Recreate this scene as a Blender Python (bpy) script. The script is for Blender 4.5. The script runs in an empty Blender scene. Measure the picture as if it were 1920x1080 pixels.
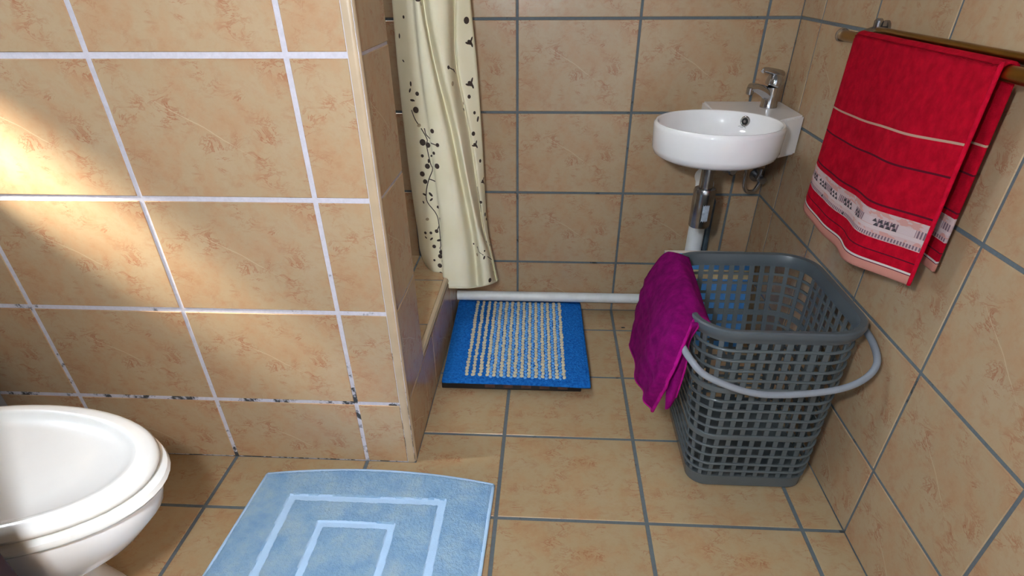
import bpy, bmesh, math, random
from mathutils import Vector, Matrix, noise
from math import sin, cos, pi, radians as rad, sqrt
random.seed(7)
SC = bpy.context.scene
COL = SC.collection
# ------------------------------------------------------------------ camera
cam_d = bpy.data.cameras.new('camera'); cam = bpy.data.objects.new('camera', cam_d); COL.objects.link(cam)
cam_d.sensor_fit = 'HORIZONTAL'; cam_d.sensor_width = 36.0
cam_d.lens = 1095.978/1920*36.0
cam_d.shift_y = 180.0/1920
cam_d.clip_start = 0.02
_pitch, _yaw, _roll = 0.6184, 0.0620, -0.0082
_F = Vector((-sin(_yaw)*cos(_pitch), cos(_yaw)*cos(_pitch), -sin(_pitch)))
_R = Vector((cos(_yaw), sin(_yaw), 0)); _U = _R.cross(_F)
_R2 = _R*cos(_roll)+_U*sin(_roll); _U2 = _U*cos(_roll)-_R*sin(_roll)
_m = Matrix((_R2, _U2, -_F)).transposed().to_4x4(); _m.translation = (0.75262, -1.70793, 0.98591)
cam.matrix_world = _m
SC.camera = cam
# ------------------------------------------------------------------ world, lights, exposure
SC.view_settings.view_transform = 'Standard'; SC.view_settings.look = 'None'
SC.view_settings.exposure = 0.08; SC.view_settings.gamma = 1.0; SC.view_settings.use_curve_mapping = False
W = bpy.data.worlds.new('sky'); SC.world = W; W.use_nodes = True
W.node_tree.nodes['Background'].inputs[0].default_value = (0.75, 0.87, 1.0, 1)
W.node_tree.nodes['Background'].inputs[1].default_value = 1.0
def light(name, kind, loc, direction, energy, color, **kw):
    d = bpy.data.lights.new(name, kind); d.energy = energy; d.color = color
    for k, v in kw.items(): setattr(d, k, v)
    o = bpy.data.objects.new(name, d); COL.objects.link(o); o.location = loc
    o.rotation_euler = Vector(direction).to_track_quat('-Z', 'Y').to_euler()
    return o
light('sun', 'SUN', (-2, -1.5, 3), (0.74, 0.27, -0.68), 150.0, (1.0, 0.91, 0.74), angle=rad(18))
# daylight coming through the small high window over the added ledge, left of the picture
light('window_daylight', 'AREA', (-0.655, -0.77, 1.055), (1, 0, -0.25), 5.5, (0.86, 0.97, 1.10), shape='RECTANGLE', size=0.16, size_y=0.17)
# daylight entering by the open doorway behind the photographer
light('doorway_daylight', 'AREA', (1.0, -2.56, 1.05), (0, 1, -0.05), 2.2, (0.80, 0.94, 1.12), shape='RECTANGLE', size=0.75, size_y=1.9)
light('added_pendant_fill', 'AREA', (0.15, -1.88, 1.90), (0.15, 0.45, -1), 2.0, (0.86, 0.97, 1.06), shape='DISK', size=0.22)  # unseen pendant, added as overhead fill light
light('added_shower_fill', 'AREA', (0.0, -0.15, 2.2), (0.1, 0, -1), 8.0, (0.96, 0.98, 0.96), shape='DISK', size=0.3)  # unseen lamp added in place of window light inside the shower
# the flash, held a little to the left of the lens
light('flash', 'AREA', (0.58, -1.72, 1.12), (0.05, 0.9, -0.45), 13.0, (0.90, 0.97, 1.04), shape='DISK', size=0.09)
# ------------------------------------------------------------------ helpers
def V(*a): return Vector(a)
def tag(o, label=None, cat=None, group=None, kind=None):
    if label: o['label'] = label
    if cat: o['category'] = cat
    if group: o['group'] = group
    if kind: o['kind'] = kind
    return o
def empty(name, loc, label, cat, group=None, kind=None):
    o = bpy.data.objects.new(name, None); COL.objects.link(o); o.location = loc
    o.empty_display_size = 0.05
    return tag(o, label, cat, group, kind)
def mesh_obj(name, me, mat=None, parent=None, smooth=False):
    o = bpy.data.objects.new(name, me); COL.objects.link(o)
    if mat is not None and not me.materials: me.materials.append(mat)
    if parent is not None:
        o.parent = parent
        o.location = -Vector(parent.location) if False else (0, 0, 0)
    if smooth:
        for p in me.polygons: p.use_smooth = True
    return o
def link_bm(name, bm, mat, parent=None, smooth=False, origin=None, auto=None):
    """world-space bmesh -> object; vertices re-based on the parent's (translation only) origin"""
    off = Vector((0, 0, 0))
    q = parent
    while q is not None:
        off += Vector(q.location); q = q.parent
    org = Vector(origin) if origin is not None else off
    for v in bm.verts: v.co -= org
    bm.normal_update()
    me = bpy.data.meshes.new(name); bm.to_mesh(me); bm.free()
    o = mesh_obj(name, me, mat, parent, smooth)
    if origin is not None: o.location = Vector(origin) - off
    if auto:
        for p in me.polygons: p.use_smooth = True
        me.set_sharp_from_angle(angle=rad(auto))
    return o
def box(bm, lo, hi, bev=0.0, seg=2):
    r = bmesh.ops.create_cube(bm, size=1.0)
    vs = r['verts']
    for v in vs:
        v.co = Vector([lo[i] + (v.co[i]+0.5)*(hi[i]-lo[i]) for i in range(3)])
    if bev > 0:
        es = list({e for v in vs for e in v.link_edges})
        bmesh.ops.bevel(bm, geom=es, offset=bev, segments=seg, affect='EDGES', profile=0.5)
def frame_at(t, ref):
    t = t.normalized(); n = ref - t*ref.dot(t)
    if n.length < 1e-5: n = t.orthogonal()
    n.normalize(); return n, t.cross(n)
def tube(bm, pts, r, n=12, cap=True, closed=False):
    pts = [Vector(p) for p in pts]; rings = []; N = len(pts); ref = None
    for i, p in enumerate(pts):
        if closed: t = pts[(i+1) % N]-pts[i-1]
        else: t = pts[min(i+1, N-1)]-pts[max(i-1, 0)]
        if ref is None: ref = t.orthogonal()
        a, b = frame_at(t, ref); ref = a
        rr = r[i] if isinstance(r, (list, tuple)) else r
        rings.append([bm.verts.new(p+(a*cos(2*pi*k/n)+b*sin(2*pi*k/n))*rr) for k in range(n)])
    M = N if closed else N-1
    for i in range(M):
        A, B = rings[i], rings[(i+1) % N]
        s = 0
        if closed and i == N-1:
            s = min(range(n), key=lambda s: sum((A[k].co-B[(k+s) % n].co).length for k in range(n)))
        for k in range(n): bm.faces.new((A[k], A[(k+1) % n], B[(k+1+s) % n], B[(k+s) % n]))
    if cap and not closed:
        bm.faces.new(rings[0][::-1]); bm.faces.new(rings[-1])
def spline(P, n):
    """Catmull-Rom through P, n samples per span"""
    P = [Vector(p) for p in P]; out = []
    for i in range(len(P)-1):
        a = P[i-1] if i > 0 else P[0]*2-P[1]
        d = P[i+2] if i+2 < len(P) else P[-1]*2-P[-2]
        b, c = P[i], P[i+1]
        for k in range(n):
            t = k/n
            out.append(0.5*((2*b)+(c-a)*t+(2*a-5*b+4*c-d)*t*t+(3*b-a-3*c+d)*t**3))
    out.append(P[-1]); return out
def lathe(bm, prof, cx, cy, n=48, ax=None):
    rings = []
    for r, z in prof:
        if r < 1e-6: rings.append([bm.verts.new((cx, cy, z))])
        else: rings.append([bm.verts.new((cx+r*cos(2*pi*k/n), cy+r*sin(2*pi*k/n), z)) for k in range(n)])
    for A, B in zip(rings, rings[1:]):
        for k in range(n):
            k2 = (k+1) % n
            if len(A) == 1 and len(B) == 1: continue
            if len(A) == 1: bm.faces.new((A[0], B[k2], B[k]))
            elif len(B) == 1: bm.faces.new((A[k], A[k2], B[0]))
            else: bm.faces.new((A[k], A[k2], B[k2], B[k]))
    bmesh.ops.recalc_face_normals(bm, faces=bm.faces[:])
def loft(bm, rings, cap=True):
    R_ = [[bm.verts.new(p) for p in r] for r in rings]; n = len(R_[0])
    for A, B in zip(R_, R_[1:]):
        for k in range(n): bm.faces.new((A[k], A[(k+1) % n], B[(k+1) % n], B[k]))
    if cap: bm.faces.new(R_[0][::-1]); bm.faces.new(R_[-1])
    bmesh.ops.recalc_face_normals(bm, faces=bm.faces[:])
def sheet(bm, G, closed=False, uvl=None):
    """grid of points -> quads, uv = (column, row) fractions"""
    uv = bm.loops.layers.uv.verify()
    nr, nc = len(G), len(G[0])
    Vv = [[bm.verts.new(p) for p in r] for r in G]
    for i in range(nr-1):
        for j in range(nc-1):
            f = bm.faces.new((Vv[i][j], Vv[i+1][j], Vv[i+1][j+1], Vv[i][j+1]))
            for l, (a, b) in zip(f.loops, ((i, j), (i+1, j), (i+1, j+1), (i, j+1))):
                l[uv].uv = (b/(nc-1), a/(nr-1))
def add_mod_solid(o, t, offset=0.0):
    m = o.modifiers.new('thickness', 'SOLIDIFY'); m.thickness = t; m.offset = offset
# ------------------------------------------------------------------ materials
def srgb(r, g, b):
    f = lambda c: (c/255/12.92) if c/255 <= 0.04045 else ((c/255+0.055)/1.055)**2.4
    return (f(r), f(g), f(b), 1)
class NT:
    def __init__(s, name):
        s.m = bpy.data.materials.new(name); s.m.use_nodes = True; s.t = s.m.node_tree
        s.n = s.t.nodes; s.b = s.n['Principled BSDF']
    def new(s, kind, **kw):
        x = s.n.new(kind)
        for k, v in kw.items(): setattr(x, k, v)
        return x
    def link(s, a, b): s.t.links.new(a, b)
    def val(s, x, v):
        if isinstance(v, (int, float, tuple, list)): x.default_value = v
        else: s.link(v, x)
    def math(s, op, a, b=0.0, c=None, clamp=False):
        x = s.new('ShaderNodeMath', operation=op, use_clamp=clamp)
        s.val(x.inputs[0], a); s.val(x.inputs[1], b)
        if c is not None: s.val(x.inputs[2], c)
        return x.outputs[0]
    def noise(s, vec, scale, detail=3.0, rough=0.5, dist=0.0):
        x = s.new('ShaderNodeTexNoise'); s.val(x.inputs['Scale'], scale); x.inputs['Detail'].default_value = detail
        x.inputs['Roughness'].default_value = rough; x.inputs['Distortion'].default_value = dist
        if vec is not None: s.link(vec, x.inputs['Vector'])
        return x.outputs['Fac']
    def mapping(s, vec, loc=(0, 0, 0), rot=(0, 0, 0), scale=(1, 1, 1)):
        x = s.new('ShaderNodeMapping'); s.link(vec, x.inputs[0])
        x.inputs[1].default_value = loc; x.inputs[2].default_value = rot; x.inputs[3].default_value = scale
        return x.outputs[0]
    def ramp(s, fac, stops, interp='LINEAR'):
        x = s.new('ShaderNodeValToRGB'); x.color_ramp.interpolation = interp
        e = x.color_ramp.elements
        while len(e) < len(stops): e.new(0.5)
        for q, (p, c) in zip(e, stops): q.position = p; q.color = c
        s.val(x.inputs[0], fac); return x.outputs[0]
    def mix(s, fac, a, b):
        x = s.new('ShaderNodeMix', data_type='RGBA'); s.val(x.inputs[0], fac); s.val(x.inputs[6], a); s.val(x.inputs[7], b)
        return x.outputs[2]
    def bump(s, h, strength=0.3, dist=0.01):
        x = s.new('ShaderNodeBump'); x.inputs['Strength'].default_value = strength; x.inputs['Distance'].default_value = dist
        s.link(h, x.inputs['Height']); s.link(x.outputs[0], s.b.inputs['Normal'])
    def set(s, **kw):
        for k, v in kw.items(): s.val(s.b.inputs[k.replace('_', ' ')], v)
        return s
def plain(name, col, rough=0.5, metal=0.0, var=0.06, scale=18.0, bump=0.0, bscale=200.0, **kw):
    t = NT(name); tc = t.new('ShaderNodeTexCoord').outputs['Object']
    n = t.noise(tc, scale, 4)
    c0 = tuple(max(0, c*(1-var)) for c in col[:3])+(1,); c1 = tuple(min(1, c*(1+var)) for c in col[:3])+(1,)
    t.set(Base_Color=t.ramp(n, [(0.35, c0), (0.65, c1)]), Roughness=rough, Metallic=metal, **kw)
    if bump: t.bump(t.noise(tc, bscale, 3), bump, 0.003)
    return t.m
CUR= [[(0.347, 0.045, 0.922), (0.388, 0.014, 0.923), (0.408, 0.004, 0.923), (0.42, -0.027, 0.924), (0.431, -0.031, 0.924), (0.432, 0.013, 0.923), (0.454, -0.016, 0.924), (0.494, -0.004, 0.923), (0.503, 0.054, 0.921), (0.513, 0.047, 0.921), (0.544, 0.072, 0.92)], [(0.342, 0.05, 0.778), (0.38, 0.015, 0.782), (0.41, 0.004, 0.783), (0.423, -0.03, 0.787), (0.448, -0.034, 0.788), (0.449, 0.014, 0.782), (0.473, -0.018, 0.786), (0.492, -0.004, 0.784), (0.498, 0.06, 0.777), (0.51, 0.052, 0.778), (0.553, 0.08, 0.774)], [(0.342, 0.05, 0.617), (0.376, 0.015, 0.624), (0.42, 0.004, 0.627), (0.431, -0.03, 0.634), (0.471, -0.034, 0.635), (0.481, 0.014, 0.625), (0.502, -0.018, 0.632), (0.512, -0.004, 0.629), (0.523, 0.06, 0.616), (0.534, 0.052, 0.618), (0.56, 0.08, 0.612)], [(0.344, 0.05, 0.468), (0.375, 0.015, 0.478), (0.429, 0.004, 0.482), (0.438, -0.03, 0.492), (0.49, -0.034, 0.494), (0.502, 0.014, 0.48), (0.524, -0.018, 0.489), (0.53, -0.004, 0.485), (0.539, 0.06, 0.467), (0.55, 0.052, 0.469), (0.563, 0.08, 0.461)], [(0.35, 0.05, 0.319), (0.378, 0.015, 0.333), (0.433, 0.004, 0.338), (0.444, -0.03, 0.351), (0.503, -0.034, 0.353), (0.524, 0.014, 0.335), (0.544, -0.018, 0.348), (0.554, -0.004, 0.342), (0.555, 0.06, 0.318), (0.562, 0.052, 0.322), (0.568, 0.08, 0.311)], [(0.355, 0.05, 0.23), (0.382, 0.015, 0.246), (0.432, 0.004, 0.251), (0.441, -0.03, 0.266), (0.508, -0.034, 0.269), (0.531, 0.014, 0.249), (0.555, -0.018, 0.263), (0.574, -0.004, 0.257), (0.576, 0.06, 0.23), (0.582, 0.052, 0.233), (0.582, 0.08, 0.222)], [(0.391, 0.05, 0.139), (0.407, 0.015, 0.154), (0.428, 0.004, 0.16), (0.437, -0.03, 0.16), (0.509, -0.034, 0.161), (0.535, 0.014, 0.142), (0.56, -0.018, 0.162), (0.583, -0.004, 0.163), (0.593, 0.06, 0.14), (0.597, 0.052, 0.148), (0.598, 0.08, 0.14)]]
PRINT= {'dot': [(0.8, 0.25, 2.5), (9.6, 0.3, 5.5), (9.3, 1.5, 3.5), (6.7, 1.05, 3), (7.4, 1.1, 3), (1.5, 1.45, 3.5), (1.3, 1.7, 5.5), (3.2, 2.05, 4), (1.5, 2.25, 6), (1.8, 2.3, 5), (3.4, 2.3, 3.5), (9.1, 2.1, 4), (9.5, 1.75, 3), (3.2, 2.7, 5), (1.3, 2.85, 5), (1.4, 3.0, 4.5), (1.6, 2.7, 5), (1.4, 2.5, 3), (3.1, 2.45, 3), (1.7, 4.05, 4), (1.4, 4.1, 3), (1.1, 4.1, 3), (1.5, 4.6, 4), (1.9, 4.85, 5), (1.8, 5.0, 5), (1.7, 5.35, 5), (1.7, 5.65, 4), (1.4, 5.15, 2.5), (9.5, 2.6, 3.5), (8.9, 3.4, 3), (9.5, 3.65, 4), (9.7, 3.75, 3), (5.1, 4.5, 2), (5.7, 4.65, 2), (8.6, 4.4, 2.5), (9.2, 4.55, 2), (6.6, 4.8, 2), (7.3, 5.3, 1.5), (7.6, 5.6, 2), (6.8, 5.85, 5)], 'leaf': [(7.8, 1.7, 4), (1.0, 1.4, 4), (0.6, 0.95, 3), (0.4, 0.55, 4), (3.7, 0.0, 4), (4.1, 0.05, 3), (1.8, 4.35, 5), (1.6, 3.25, 5), (1.6, 3.35, 4), (1.3, 3.25, 4), (9.7, 1.85, 5), (1.1, 1.55, 4), (1.7, 2.6, 4), (2.0, 2.5, 4), (1.2, 3.4, 3), (1.4, 4.3, 4), (1.1, 4.25, 3), (6.4, 5.05, 4), (1.2, 1.55, 3), (1.1, 1.3, 4)], 'flower': [(9.7, 0.65, 8), (9.5, 1.3, 9), (9.1, 2.3, 7), (9.6, 3.0, 7), (7.4, 3.8, 8), (2.0, 3.5, 6), (2.6, 3.75, 5)], 'pale': [(6.9, 1.3, 6), (1.3, 3.75, 5), (5.5, 4.95, 6), (1.4, 1.95, 5), (8.0, 1.6, 4)], 'stem': [[(1.5, 2.0), (1.8, 2.2), (1.7, 2.3), (1.8, 2.65), (1.9, 2.75), (1.6, 2.95), (1.4, 3.2), (1.4, 3.4), (1.8, 3.65), (1.9, 3.9), (1.9, 4.55), (1.9, 4.75), (3.0, 5.35)], [(5.7, 4.65), (6.3, 4.95), (10.0, 5.35)], [(1.0, 1.7), (1.2, 1.85), (1.4, 1.95)], [(6.7, 1.05), (7.4, 1.1), (7.6, 1.15)], [(1.9, 3.9), (1.7, 4.05)], [(1.6, 2.95), (2.0, 3.0)], [(1.7, 2.0), (1.9, 2.15), (3.3, 2.3)], [(8.4, 3.1), (8.5, 3.3), (8.8, 3.45), (8.6, 3.6)]]}
PT= [[(1.085, -0.412, 0.435), (1.052, -0.427, 0.451), (1.035, -0.404, 0.443), (1.012, -0.405, 0.412), (0.988, -0.423, 0.355), (0.968, -0.48, 0.24)], [(1.085, -0.498, 0.423), (1.055, -0.513, 0.448), (1.035, -0.501, 0.442), (1.0, -0.572, 0.41), (0.975, -0.639, 0.344), (0.968, -0.599, 0.232)], [(1.085, -0.583, 0.41), (1.058, -0.607, 0.438), (1.037, -0.615, 0.439), (1.0, -0.705, 0.409), (0.98, -0.731, 0.325), (0.972, -0.692, 0.241)], [(1.092, -0.644, 0.392), (1.072, -0.657, 0.411), (1.048, -0.678, 0.416), (1.022, -0.732, 0.396), (1.0, -0.751, 0.325), (0.985, -0.722, 0.223)]]
PT2= [[(1.035, -0.66, 0.408), (1.02, -0.674, 0.366), (1.01, -0.708, 0.324), (1.005, -0.753, 0.252)], [(1.045, -0.69, 0.42), (1.033, -0.696, 0.38), (1.022, -0.73, 0.339), (1.012, -0.752, 0.256)], [(1.058, -0.689, 0.418), (1.045, -0.683, 0.373), (1.035, -0.725, 0.336), (1.024, -0.74, 0.275)]]
# ---- tiles: one glazed print, with its own red wisps and one pale vein, repeated on every tile
def tile_mat(name, flip=1.0, base=(173, 150, 120), seed=0.0):
    t = NT(name); tc = t.new('ShaderNodeTexCoord').outputs['Object']
    rnd = t.new('ShaderNodeObjectInfo').outputs['Random']
    p = t.mapping(tc, scale=(1, flip, 1), loc=(seed, 0, 0))
    cloud = t.noise(p, 11.0, 6, 0.62, 0.15)
    r, g, b = base
    body = t.ramp(cloud, [(0.28, srgb(r-4, g-15, b-18)), (0.42, srgb(r+1, g-6, b-7)), (0.52, srgb(r, g, b)), (0.72, srgb(r+2, g+4, b+6))])
    veil = t.ramp(t.noise(p, 34.0, 6, 0.68, 0.3), [(0.50, (0, 0, 0, 1)), (0.72, (1, 1, 1, 1))])
    body = t.mix(t.math('MULTIPLY', veil, 0.42), body, srgb(r-8, g-34, b-36))
    grain = t.noise(p, 240.0, 3, 0.6)
    body = t.mix(t.math('MULTIPLY', grain, 0.16), body, srgb(r-34, g-40, b-44))
    # red-brown wisps: thin level sets of a stretched noise, only here and there
    w = t.mapping(p, rot=(0, 0, -0.55), scale=(19.0, 36.0, 1))
    wn = t.noise(w, 1.0, 6, 0.68, 0.7)
    line = t.math('SUBTRACT', 1.0, t.math('MULTIPLY', t.math('ABSOLUTE', t.math('SUBTRACT', wn, 0.52)), 30.0), clamp=True)
    mask = t.ramp(t.noise(p, 15.0, 2, 0.5), [(0.47, (0, 0, 0, 1)), (0.66, (1, 1, 1, 1))])
    body = t.mix(t.math('MULTIPLY', t.math('MULTIPLY', line, mask), 0.68), body, srgb(146, 76, 48))
    blot = t.ramp(t.noise(w, 0.9, 5, 0.65, 0.5), [(0.58, (0, 0, 0, 1)), (0.78, (1, 1, 1, 1))])
    body = t.mix(t.math('MULTIPLY', blot, 0.38), body, srgb(150, 86, 58))
    # pale vein running down to the right through the middle of the print
    sx = t.new('ShaderNodeSeparateXYZ'); t.link(p, sx.inputs[0])
    yy = t.math('ADD', sx.outputs[1], t.math('MULTIPLY', sx.outputs[0], 0.62))
    yy = t.math('ADD', yy, t.math('MULTIPLY', t.math('SUBTRACT', t.noise(p, 12.0, 3, 0.55), 0.5), 0.022))
    vein = t.math('SUBTRACT', 1.0, t.math('MULTIPLY', t.math('ABSOLUTE', t.math('SUBTRACT', yy, 0.004)), 900.0), clamp=True)
    cx = t.math('ABSOLUTE', t.math('ADD', sx.outputs[0], 0.01))
    vm = t.ramp(t.math('ADD', t.math('MULTIPLY', cx, 10.0), t.math('SUBTRACT', t.noise(p, 30.0, 2), 0.5)), [(0.45, (1, 1, 1, 1)), (0.95, (0, 0, 0, 1))])
    body = t.mix(t.math('MULTIPLY', t.math('MULTIPLY', vein, vm), 0.50), body, srgb(206, 190, 158))
    hsv = t.new('ShaderNodeHueSaturation'); t.link(body, hsv.inputs['Color'])
    t.val(hsv.inputs['Value'], t.math('ADD', t.math('MULTIPLY', rnd, 0.06), 0.97))
    t.set(Base_Color=hsv.outputs[0], Roughness=0.24)
    t.b.inputs['Specular IOR Level'].default_value = 0.45
    t.bump(t.noise(p, 30.0, 2), 0.04, 0.004)
    return t.m
def grout_mat(name, col, dark, amount, low=False):
    t = NT(name); tc = t.new('ShaderNodeTexCoord').outputs['Object']
    n = t.noise(tc, 26.0, 5, 0.65); f = t.noise(tc, 130.0, 3, 0.6)
    c = t.ramp(f, [(0.3, tuple(x*0.86 for x in col[:3])+(1,)), (0.7, col)])
    m = t.math('ADD', n, amount)
    if low:   # damp: black mould grows in the joints near the floor
        sx = t.new('ShaderNodeSeparateXYZ'); t.link(tc, sx.inputs[0])
        m = t.math('ADD', n, t.math('ADD', t.math('MULTIPLY', sx.outputs[2], -0.40), 0.10))
    st = t.ramp(m, [(0.56, (0, 0, 0, 1)), (0.64, (1, 1, 1, 1))])
    t.set(Base_Color=t.mix(st, c, dark), Roughness=0.8)
    t.bump(f, 0.4, 0.002)
    return t.m
M_TILE = tile_mat('glazed_wall_tile')
M_FTILE = tile_mat('glazed_floor_tile', -1.0, (172, 150, 117), 0.4)
M_GROUT = grout_mat('blue_grey_grout', srgb(94, 104, 110), srgb(52, 56, 58), -0.06)
M_GROUTW = grout_mat('white_grout', srgb(196, 194, 206), srgb(52, 54, 58), 0.0, True)
M_TRIM = plain('cream_edge_trim', srgb(176, 156, 130), 0.35, var=0.05)
M_PLASTER = plain('white_plaster', srgb(150, 154, 158), 0.8, var=0.03, bump=0.1)
TILE_W, TILE_D, TILE_H, Z3 = 0.33, 0.2776, 0.2327, 0.1768
YL, YB, XR, XS, YP = -0.6664, 0.1415, 1.4069, 0.4504, -0.472
XL, YF, ZC = -0.62, -2.55, 2.35
TH, REC, CH = 0.006, 0.0016, 0.0011
_tile_cache = {}
def tile_mesh(poly, mat):
    """poly: outline in the tile's own print coordinates; a slab 6 mm thick with chamfered face edges"""
    key = (tuple((round(a, 4), round(b, 4)) for a, b in poly), mat.name)
    if key in _tile_cache: return _tile_cache[key]
    bm = bmesh.new()
    vs = [bm.verts.new((a, b, 0)) for a, b in poly]
    f = bm.faces.new(vs)
    if f.normal.z < 0: f.normal_flip()
    r = bmesh.ops.extrude_face_region(bm, geom=[f])
    top = [g for g in r['geom'] if isinstance(g, bmesh.types.BMFace)][0]
    for v in f.verts: v.co.z = -TH
    bm.normal_update()
    for v in bm.verts:
        pass
    es = list(top.edges)
    bmesh.ops.bevel(bm, geom=es, offset=CH, segments=1, affect='EDGES')
    bmesh.ops.recalc_face_normals(bm, faces=bm.faces[:])
    me = bpy.data.meshes.new('tile'); bm.to_mesh(me); bm.free(); me.materials.append(mat)
    _tile_cache[key] = me
    return me
def put_tile(parent, org, U, Vv, cu, cv, poly, mat):
    """org + U*u + Vv*v is the tiled plane; (cu, cv) the centre of the uncut tile"""
    N = U.cross(Vv)
    rel = [(a-cu, b-cv) for a, b in poly]
    o = bpy.data.objects.new('tile', tile_mesh(rel, mat)); COL.objects.link(o)
    o.parent = parent
    j = Vector((random.uniform(-1, 1), random.uniform(-1, 1), 0))*0.0012
    m = Matrix((U, Vv, (N+U*j.x+Vv*j.y).normalized())).transposed().to_4x4()
    m.translation = org + U*cu + Vv*cv + N*random.uniform(-0.0003, 0.0003)
    o.matrix_basis = m
    return o
def tile_field(parent, org, U, Vv, ul, vl, g, mat, clip):
    """grid lines ul, vl; clip = (u0, u1, v0, v1) limits of the tiled area"""
    for i in range(len(ul)-1):
        for j in range(len(vl)-1):
            a0, a1, b0, b1 = ul[i]+g/2, ul[i+1]-g/2, vl[j]+g/2, vl[j+1]-g/2
            a0, a1, b0, b1 = max(a0, clip[0]), min(a1, clip[1]), max(b0, clip[2]), min(b1, clip[3])
            if a1-a0 < 0.012 or b1-b0 < 0.012: continue
            put_tile(parent, org, U, Vv, (ul[i]+ul[i+1])/2, (vl[j]+vl[j+1])/2, [(a0, b0), (a1, b0), (a1, b1), (a0, b1)], mat)
def slab(name, lo, hi, mat, label=None, cat=None):
    bm = bmesh.new(); box(bm, lo, hi)
    o = link_bm(name, bm, mat)
    return tag(o, label, cat, kind='structure')
X_, Y_, Z_ = Vector((1, 0, 0)), Vector((0, 1, 0)), Vector((0, 0, 1))
NROW = 8
ZL = [Z3 + (k-1)*TILE_H for k in range(NROW+1)]; ZTOP = ZL[-1]
# floor
floor = slab('floor', (XL-0.1, YF-0.1, -0.12), (XR+0.1, YB+0.1, -REC), M_GROUT, 'tan marble-patterned tiled floor with grey grout', 'floor')
XG = [TILE_W*k for k in range(-2, 6)]
YG = [-TILE_D*k for k in range(10, -2, -1)]
G = 0.0085
for i in range(len(XG)-1):
    for j in range(len(YG)-1):
        a0, a1, b0, b1 = XG[i]+G/2, XG[i+1]-G/2, YG[j]+G/2, YG[j+1]-G/2
        a0, a1, b0, b1 = max(a0, XL), min(a1, XR-0.001), max(b0, YF), min(b1, YB-0.001)
        if a1-a0 < 0.01 or b1-b0 < 0.01: continue
        c = ((XG[i]+XG[i+1])/2, (YG[j]+YG[j+1])/2)
        e = 0.0008
        if a1 <= XS:                                   # columns that end at the front of the partition
            b1 = min(b1, YL-e)
            if b1-b0 < 0.01: continue
            poly = [(a0, b0), (a1, b0), (a1, b1), (a0, b1)]
        elif a0 < XS and b0 > YL: poly = [(XS+e, b0), (a1, b0), (a1, b1), (XS+e, b1)]
        elif a0 < XS and b1 > YL: poly = [(a0, b0), (a1, b0), (a1, b1), (XS+e, b1), (XS+e, YL-e), (a0, YL-e)]
        else: poly = [(a0, b0), (a1, b0), (a1, b1), (a0, b1)]
        put_tile(floor, V(0, 0, 0), X_, Y_, c[0], c[1], poly, M_FTILE)
# back wall
wall_back = slab('wall_back', (XL-0.1, YB+REC, -0.12), (XR+0.1, YB+0.12, ZC), M_GROUT, 'tan tiled back wall with grey grout behind the washbasin', 'wall')
tile_field(wall_back, V(0, YB, 0), X_, Z_, XG, ZL, 0.0068, M_TILE, (XL, XR-0.001, 0.001, ZTOP))
# right wall (u runs towards the camera)
wall_right = slab('wall_right', (XR+REC, YF-0.1, -0.12), (XR+0.12, YB+0.12, ZC), M_GROUT, 'tan tiled wall on which the red towel hangs', 'wall')
UG = [TILE_D*k for k in range(-1, 10)]
tile_field(wall_right, V(XR, 0, 0), -Y_, Z_, UG, ZL, 0.0068, M_TILE, (-YB+0.001, -YF, 0.001, ZTOP))
# partition between toilet and shower: front with wide white joints, darker end with fine joints, cream corner trim
wall_part = slab('wall_partition', (XL-0.1, YL+REC, -0.12), (XS-REC, YP, ZC), M_GROUTW, 'tiled partition wall beside the toilet with white mould-stained grout', 'wall')
TR = 0.0185
tile_field(wall_part, V(0, YL, 0), X_, Z_, XG, ZL, 0.0095, M_TILE, (XL, XS-TR-0.002, 0.001, ZTOP))
tile_field(wall_part, V(XS, 0, 0), Y_, Z_, [YL-0.07, YL-0.07+TILE_W], ZL, 0.005, M_TILE, (YL+0.009, YP, 0.001, ZTOP))
bm = bmesh.new()
prof = [(XS-TR, YL+0.004), (XS-TR, YL-0.0012)] + [(XS-0.010+0.0112*sin(a), YL+0.010-0.0112*cos(a)) for a in [pi/2*k/8 for k in range(9)]] + [(XS-0.004, YL+0.0105), (XS-0.004, YL+0.004)]
loft(bm, [[(x, y, 0.0005) for x, y in prof], [(x, y, ZTOP) for x, y in prof]])
link_bm('corner_trim', bm, M_TRIM, wall_part, auto=40)
# back of the partition towards the shower stays plain tile in one sheet of joints
tile_field(wall_part, V(0, YP, 0), -X_, Z_, [TILE_W*k for k in range(-5, 3)], ZL, 0.006, M_TILE, (-XS+0.001, -XL, 0.21, ZTOP))
# raised shower floor with its riser and cream nosing
ZS = 0.193
step = slab('floor_shower', (XL, YP, -0.1), (XS-REC, YB+REC, ZS-REC), M_GROUT, 'raised tiled shower floor with a cream nosing', 'floor')
SY = [-0.3435+0.33*k for k in range(-1, 3)]
tile_field(step, V(XS, 0, 0), Y_, Z_, SY, [-0.06, Z3], 0.005, M_TILE, (YP+0.001, YB-0.001, 0.001, ZS-0.012))
tile_field(step, V(0, 0, ZS), X_, Y_, [0.33*k for k in range(-2, 2)]+[0.47], [YP-0.13, YP+0.1475, YP+0.425, YP+0.70], 0.006, M_FTILE, (XL, XS-0.014, YP+0.001, YB-0.001))
bm = bmesh.new()
prof = [(XS-0.013, ZS-0.006), (XS-0.013, ZS+0.001)] + [(XS-0.009+0.010*sin(a), ZS-0.009+0.010*cos(a)) for a in [pi/2*k/6 for k in range(7)]] + [(XS-0.003, ZS-0.0115)]
loft(bm, [[(x, YP+0.0005, z) for x, z in prof], [(x, YB-0.001, z) for x, z in prof]])
link_bm('nosing', bm, M_TRIM, step, auto=40)
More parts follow.
